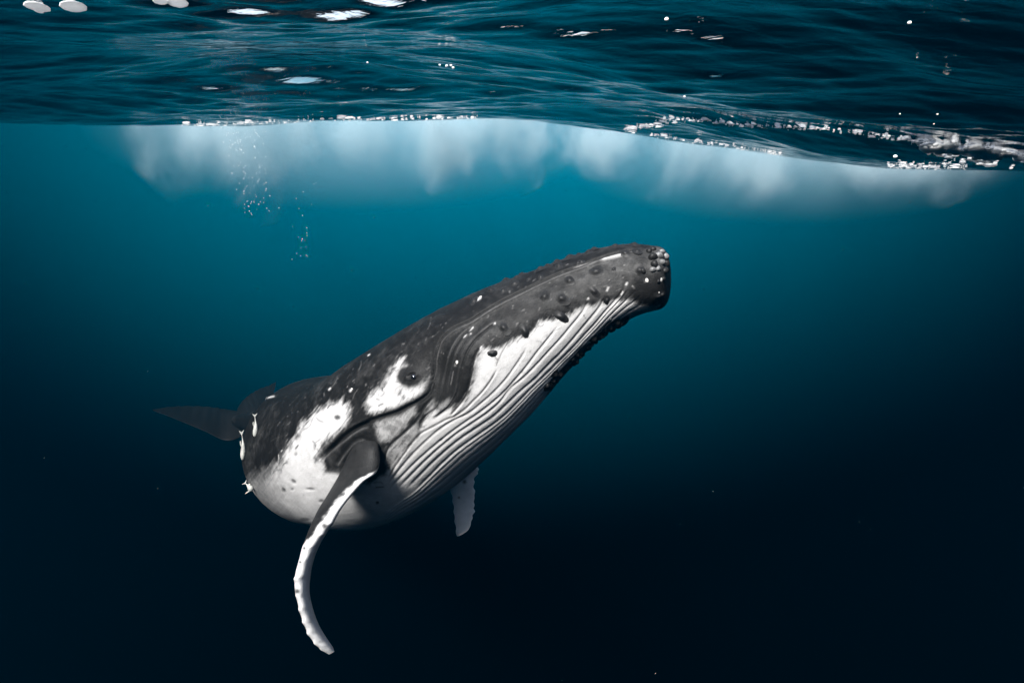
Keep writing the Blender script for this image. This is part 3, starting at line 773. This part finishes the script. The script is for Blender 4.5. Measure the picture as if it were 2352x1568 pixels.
# ================================================================== white water
def sea_hit(x, y):
    r = pt(x, y, 1.0) - CAMP
    t = np.arange(1.5, 14, .02)
    P = CAMP + r * t[:, None]
    h = sea_height(P[:, 0], P[:, 1])
    k = np.where(P[:, 2] >= h)[0]
    return P[k[0]] if len(k) else None
def edge_of(x):
    """lowest bearing at which the surface is met in this column: the hanging trough's outline"""
    lo, hi = 150, 460
    for _ in range(9):
        m_ = (lo + hi) / 2
        if sea_hit(x, m_) is not None: lo = m_
        else: hi = m_
    return lo
EDGE = {x: edge_of(x) for x in range(0, 2353, 98)}
EX_, EY_ = np.array(list(EDGE)), np.array([EDGE[k] for k in EDGE])
def milky(name, col, scale, amt, clear=.12):
    m = plain(name, col, .6, .3, scale, amt, .2)
    nt = m.node_tree
    b = [n for n in nt.nodes if n.type == 'BSDF_PRINCIPLED'][0]; out = [n for n in nt.nodes if n.type == 'OUTPUT_MATERIAL'][0]
    tl = N(nt, "ShaderNodeBsdfTranslucent"); mx = N(nt, "ShaderNodeMixShader"); mx.inputs[0].default_value = .3
    nt.links.new(b.inputs["Base Color"].links[0].from_socket, tl.inputs[0])
    nt.links.new(b.outputs[0], mx.inputs[1]); nt.links.new(tl.outputs[0], mx.inputs[2])
    tp = N(nt, "ShaderNodeBsdfTransparent"); m2_ = N(nt, "ShaderNodeMixShader"); m2_.inputs[0].default_value = clear
    nt.links.new(mx.outputs[0], m2_.inputs[1]); nt.links.new(tp.outputs[0], m2_.inputs[2]); nt.links.new(m2_.outputs[0], out.inputs[0])
    return m
m_foam = milky("foam", (.86, .87, .87), 30, .04)
ico = bmesh.new(); bmesh.ops.create_icosphere(ico, subdivisions=2, radius=1)
ICO_V = np.array([v.co[:] for v in ico.verts]); ICO_F = np.array([[v.index for v in f.verts] for f in ico.faces])
ico1 = bmesh.new(); bmesh.ops.create_icosphere(ico1, subdivisions=1, radius=1)
IC1_V = np.array([v.co[:] for v in ico1.verts]); IC1_F = np.array([[v.index for v in f.verts] for f in ico1.faces])
class Cloud:
    def __init__(s_): s_.v = []; s_.f = []; s_.n = 0
    def add(s_, c, size, big=True, seed=0, rough=.35):
        V0, F0 = (ICO_V, ICO_F) if big else (IC1_V, IC1_F)
        V_ = V0 * (1 + rough * vnoise(V0 + seed * 3.7, 1.6, 3))[:, None] * np.array(size) + c
        s_.v.append(V_); s_.f.append(F0 + s_.n); s_.n += len(V_)
    def build(s_, name, m):
        o = big_mesh(name, np.vstack(s_.v), np.vstack(s_.f), m); o["kind"] = "stuff"; return o
rf = random.Random(8)
foam = Cloud()
def foam_line(L, count, sx, sz, spread, drop=.0):
    L = smooth_line(L, 8)
    for k in range(count):
        t = rf.random() * (len(L) - 1); i_ = int(t); q_ = L[i_] + (L[min(i_ + 1, len(L) - 1)] - L[i_]) * (t - i_)
        x = q_[0] + rf.gauss(0, 6); y = q_[1] + rf.gauss(0, spread)
        e = np.interp(x, EX_, EY_)
        p_ = sea_hit(x, min(y, e - 1.5))
        if p_ is None: continue
        s_ = min(sx * rf.lognormvariate(-.3, .6), 2.2 * sx)
        foam.add(p_ + np.array([0, -.008 - .3 * sz, -.004 - .6 * sz - drop]), (s_ * rf.uniform(.6, 2.2), s_ * .7, sz * rf.uniform(.4, 1.2)), s_ > sx * .9, k, .45)
E = lambda x: float(np.interp(x, EX_, EY_))
foam_line([(430, E(430) - 3), (520, E(520) - 5), (640, E(640) - 6), (800, E(800) - 5), (950, E(950) - 4), (1100, E(1100) - 3)], 170, .011, .005, 2.5)
foam_line([(1440,300),(1500,286),(1570,274),(1700,286),(1850,294),(1950,301),(2060,316),(2130,326)], 240, .013, .006, 3.0)
foam_line([(1480,306),(1600,326),(1750,346),(1800,358)], 110, .010, .005, 2.5)
foam_line([(2040, E(2040) - 6), (2120, E(2120) - 7), (2220, E(2220) - 7)], 110, .012, .005, 4)
n_ = 0
while n_ < 800:                # the little breaking crest at the right
    t = rf.random()
    x = 2120 + 225 * t + rf.gauss(0, 8)
    y = 330 + 30 * t ** 2 + abs(rf.gauss(0, 1)) * (6 + 26 * t * (1.15 - t)) + rf.gauss(0, 3)
    if vnoise(np.array([[x * .045, y * .09, 0]]), 1.0, 5)[0] < -.12: continue
    h = sea_hit(x, min(y, E(x) - 3))
    if h is None: continue
    d = float((h - CAMP) @ FWD) - .035
    s_ = min(.010 * rf.lognormvariate(0, .7), .045)
    foam.add(pt(x, y, d), (s_ * rf.uniform(1, 2.2), s_, s_ * rf.uniform(.6, 1.1)), s_ > .016, n_, .5); n_ += 1
foam.build("foam", m_foam)

bub = Cloud()
for k in range(150):           # bubble strings drifting down from the surface
    t = rf.random() ** 1.6
    x = 520 + 75 * rf.random() + 30 * t + rf.gauss(0, 14); y = 285 + 210 * t
    d = 6.8 + rf.uniform(-.5, .5); r_ = rf.uniform(.0025, .0065)
    bub.add(pt(x, y, d), (r_ * 1.3, r_, r_ * .9), False, k, .15)
for k in range(22):
    t = rf.random()
    d = 6.4 + rf.uniform(-.5, .5); r_ = rf.uniform(.002, .006)
    bub.add(pt(690 + rf.gauss(0, 12) + 20 * (1 - t), 400 + 200 * t, d), (r_, r_, r_), False, k, .1)
for x, y, d, r_ in [(1531,45,2.2,.007),(2089,53,2.0,.006),(2056,360,2.4,.007),(1010,150,4,.007),(1026,152,4,.009),(1036,151,4,.008),(1041,156,4,.008),(844,144,4,.006),(2067,262,4,.005),(2153,263,4,.006),(2145,285,4,.004),(1572,222,3,.005)]:
    bub.add(pt(x, y, d), (r_ * 1.2, r_, r_), True, int(x), .2)
bub.build("bubbles", plain("bubble_film", (.82, .84, .84), .25, .5, 30, .05, .0))
snow = Cloud()
for k in range(60):            # drifting specks in the near water
    d = rf.uniform(1.2, 5.5)
    x, y = rf.uniform(0, 2352), rf.uniform(330, 1568)
    p_ = pt(x, y, d); r_ = rf.uniform(.0003, .0008)
    snow.add(p_, (r_, r_, r_ * 1.4), False, k, .3)
snow.build("drifting_particles", plain("particle", (.45, .45, .42), .8, .1))

# clouds of fine bubbles hanging below the breaking water
m_bub, nt = mat("bubble_mist")
out = N(nt, "ShaderNodeOutputMaterial"); pv = N(nt, "ShaderNodeVolumePrincipled")
pv.inputs["Color"].default_value = (.78, .92, .97, 1); pv.inputs["Anisotropy"].default_value = 0.0
tc = N(nt, "ShaderNodeTexCoord"); ge = N(nt, "ShaderNodeNewGeometry")
gr = N(nt, "ShaderNodeTexGradient", gradient_type='SPHERICAL'); nt.links.new(tc.outputs["Object"], gr.inputs[0])
mp = N(nt, "ShaderNodeMapping"); mp.inputs["Scale"].default_value = (1.0, .6, .62); nt.links.new(ge.outputs["Position"], mp.inputs[0])
ns = N(nt, "ShaderNodeTexNoise"); ns.inputs["Scale"].default_value = 1.15; ns.inputs["Detail"].default_value = 5.0; ns.inputs["Roughness"].default_value = .58; ns.inputs["Distortion"].default_value = .35
nt.links.new(mp.outputs[0], ns.inputs["Vector"])
def mth(op, a, b_):
    n_ = N(nt, "ShaderNodeMath", operation=op)
    for k, x in enumerate((a, b_)):
        if hasattr(x, 'is_output'): nt.links.new(x, n_.inputs[k])
        else: n_.inputs[k].default_value = x
    return n_.outputs[0]
e = mth('ADD', mth('MULTIPLY', gr.outputs[1], 1.0), mth('MULTIPLY', mth('SUBTRACT', ns.outputs[0], .53), 2.7))
e = mth('MINIMUM', mth('MAXIMUM', e, 0.0), 1.0)
e = mth('MULTIPLY', mth('POWER', e, 2.4), 3.0)
nt.links.new(e, pv.inputs["Density"]); nt.links.new(pv.outputs[0], out.inputs["Volume"])
def bubble_cloud(x0, x1, y0, y1, d, thick):
    a_, b_ = pt(x0, (y0 + y1) / 2, d), pt(x1, (y0 + y1) / 2, d)
    t_, u_ = pt((x0 + x1) / 2, y0, d), pt((x0 + x1) / 2, y1, d)
    c_ = (a_ + b_) / 2; hz_ = abs(t_[2] - u_[2]) / 2
    me = bpy.data.meshes.new("bubble_cloud"); under_sphere(min(.95, (-.25 - c_[2]) / hz_), 3).to_mesh(me); me.materials.append(m_bub)
    o = bpy.data.objects.new("bubble_cloud", me); COL.objects.link(o); o["kind"] = "stuff"
    o.location = c_; o.scale = (abs(b_[0] - a_[0]) / 2, thick, abs(t_[2] - u_[2]) / 2)
    return o
bubble_cloud(280, 800, 60, 540, 9.3, 1.2)
bubble_cloud(640, 980, 150, 450, 9.7, 1.0)
bubble_cloud(850, 1340, 100, 480, 9.0, 1.2)
bubble_cloud(1230, 1620, 190, 430, 9.3, 1.0)
bubble_cloud(1400, 1980, 150, 520, 8.6, 1.0)
bubble_cloud(1760, 2330, 230, 500, 8.3, 1.0)

m_thin, nt = mat("thin_bubble_mist")
out = N(nt, "ShaderNodeOutputMaterial"); pv = N(nt, "ShaderNodeVolumePrincipled")
pv.inputs["Color"].default_value = (.70, .90, .97, 1)
tc = N(nt, "ShaderNodeTexCoord"); gr = N(nt, "ShaderNodeTexGradient", gradient_type='SPHERICAL'); nt.links.new(tc.outputs["Object"], gr.inputs[0])
nt.links.new(mth('MULTIPLY', mth('POWER', gr.outputs[1], 1.4), .62), pv.inputs["Density"]); nt.links.new(pv.outputs[0], out.inputs["Volume"])
for a_ in ((180, 1450, 60, 500, 9.0, 1.3), (1250, 2420, 130, 530, 8.6, 1.2)):
    o = bubble_cloud(*a_); o.data.materials[0] = m_thin
# sun and sky glints on the near surface, upper left, built as white discs
m_glint = milky("glint_white", (.85, .86, .86), 20, .04)
for (x, y, w, h, lab) in [(85, 16, 27, 7, "flat white disc standing in for a surface glint, leftmost of the large pair in the top left corner"),
                          (168, 15, 28, 7, "tilted white glint disc, right one of the large pair in the top left corner"),
                          (90, 27, 9, 3, "small white glint disc just beneath the leftmost large one in the top left corner"),
                          (369, 3, 18, 3.5, "thin white glint disc cut by the top edge, beside a longer slanted one"),
                          (408, 7, 23, 4.5, "long slanted white glint disc at the surface, rightmost of the top left ones")]:
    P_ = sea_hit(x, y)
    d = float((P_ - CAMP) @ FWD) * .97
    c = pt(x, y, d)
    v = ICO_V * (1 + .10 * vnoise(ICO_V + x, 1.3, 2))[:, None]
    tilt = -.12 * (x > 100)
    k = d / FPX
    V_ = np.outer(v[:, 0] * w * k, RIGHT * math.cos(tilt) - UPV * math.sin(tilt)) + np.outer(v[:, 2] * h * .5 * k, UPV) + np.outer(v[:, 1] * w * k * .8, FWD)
    o = big_mesh("glint_disc", V_, ICO_F, m_glint); o.location = c
    o["label"] = lab; o["category"] = "bubble"; o["group"] = "white discs added as surface glints in the top left corner"
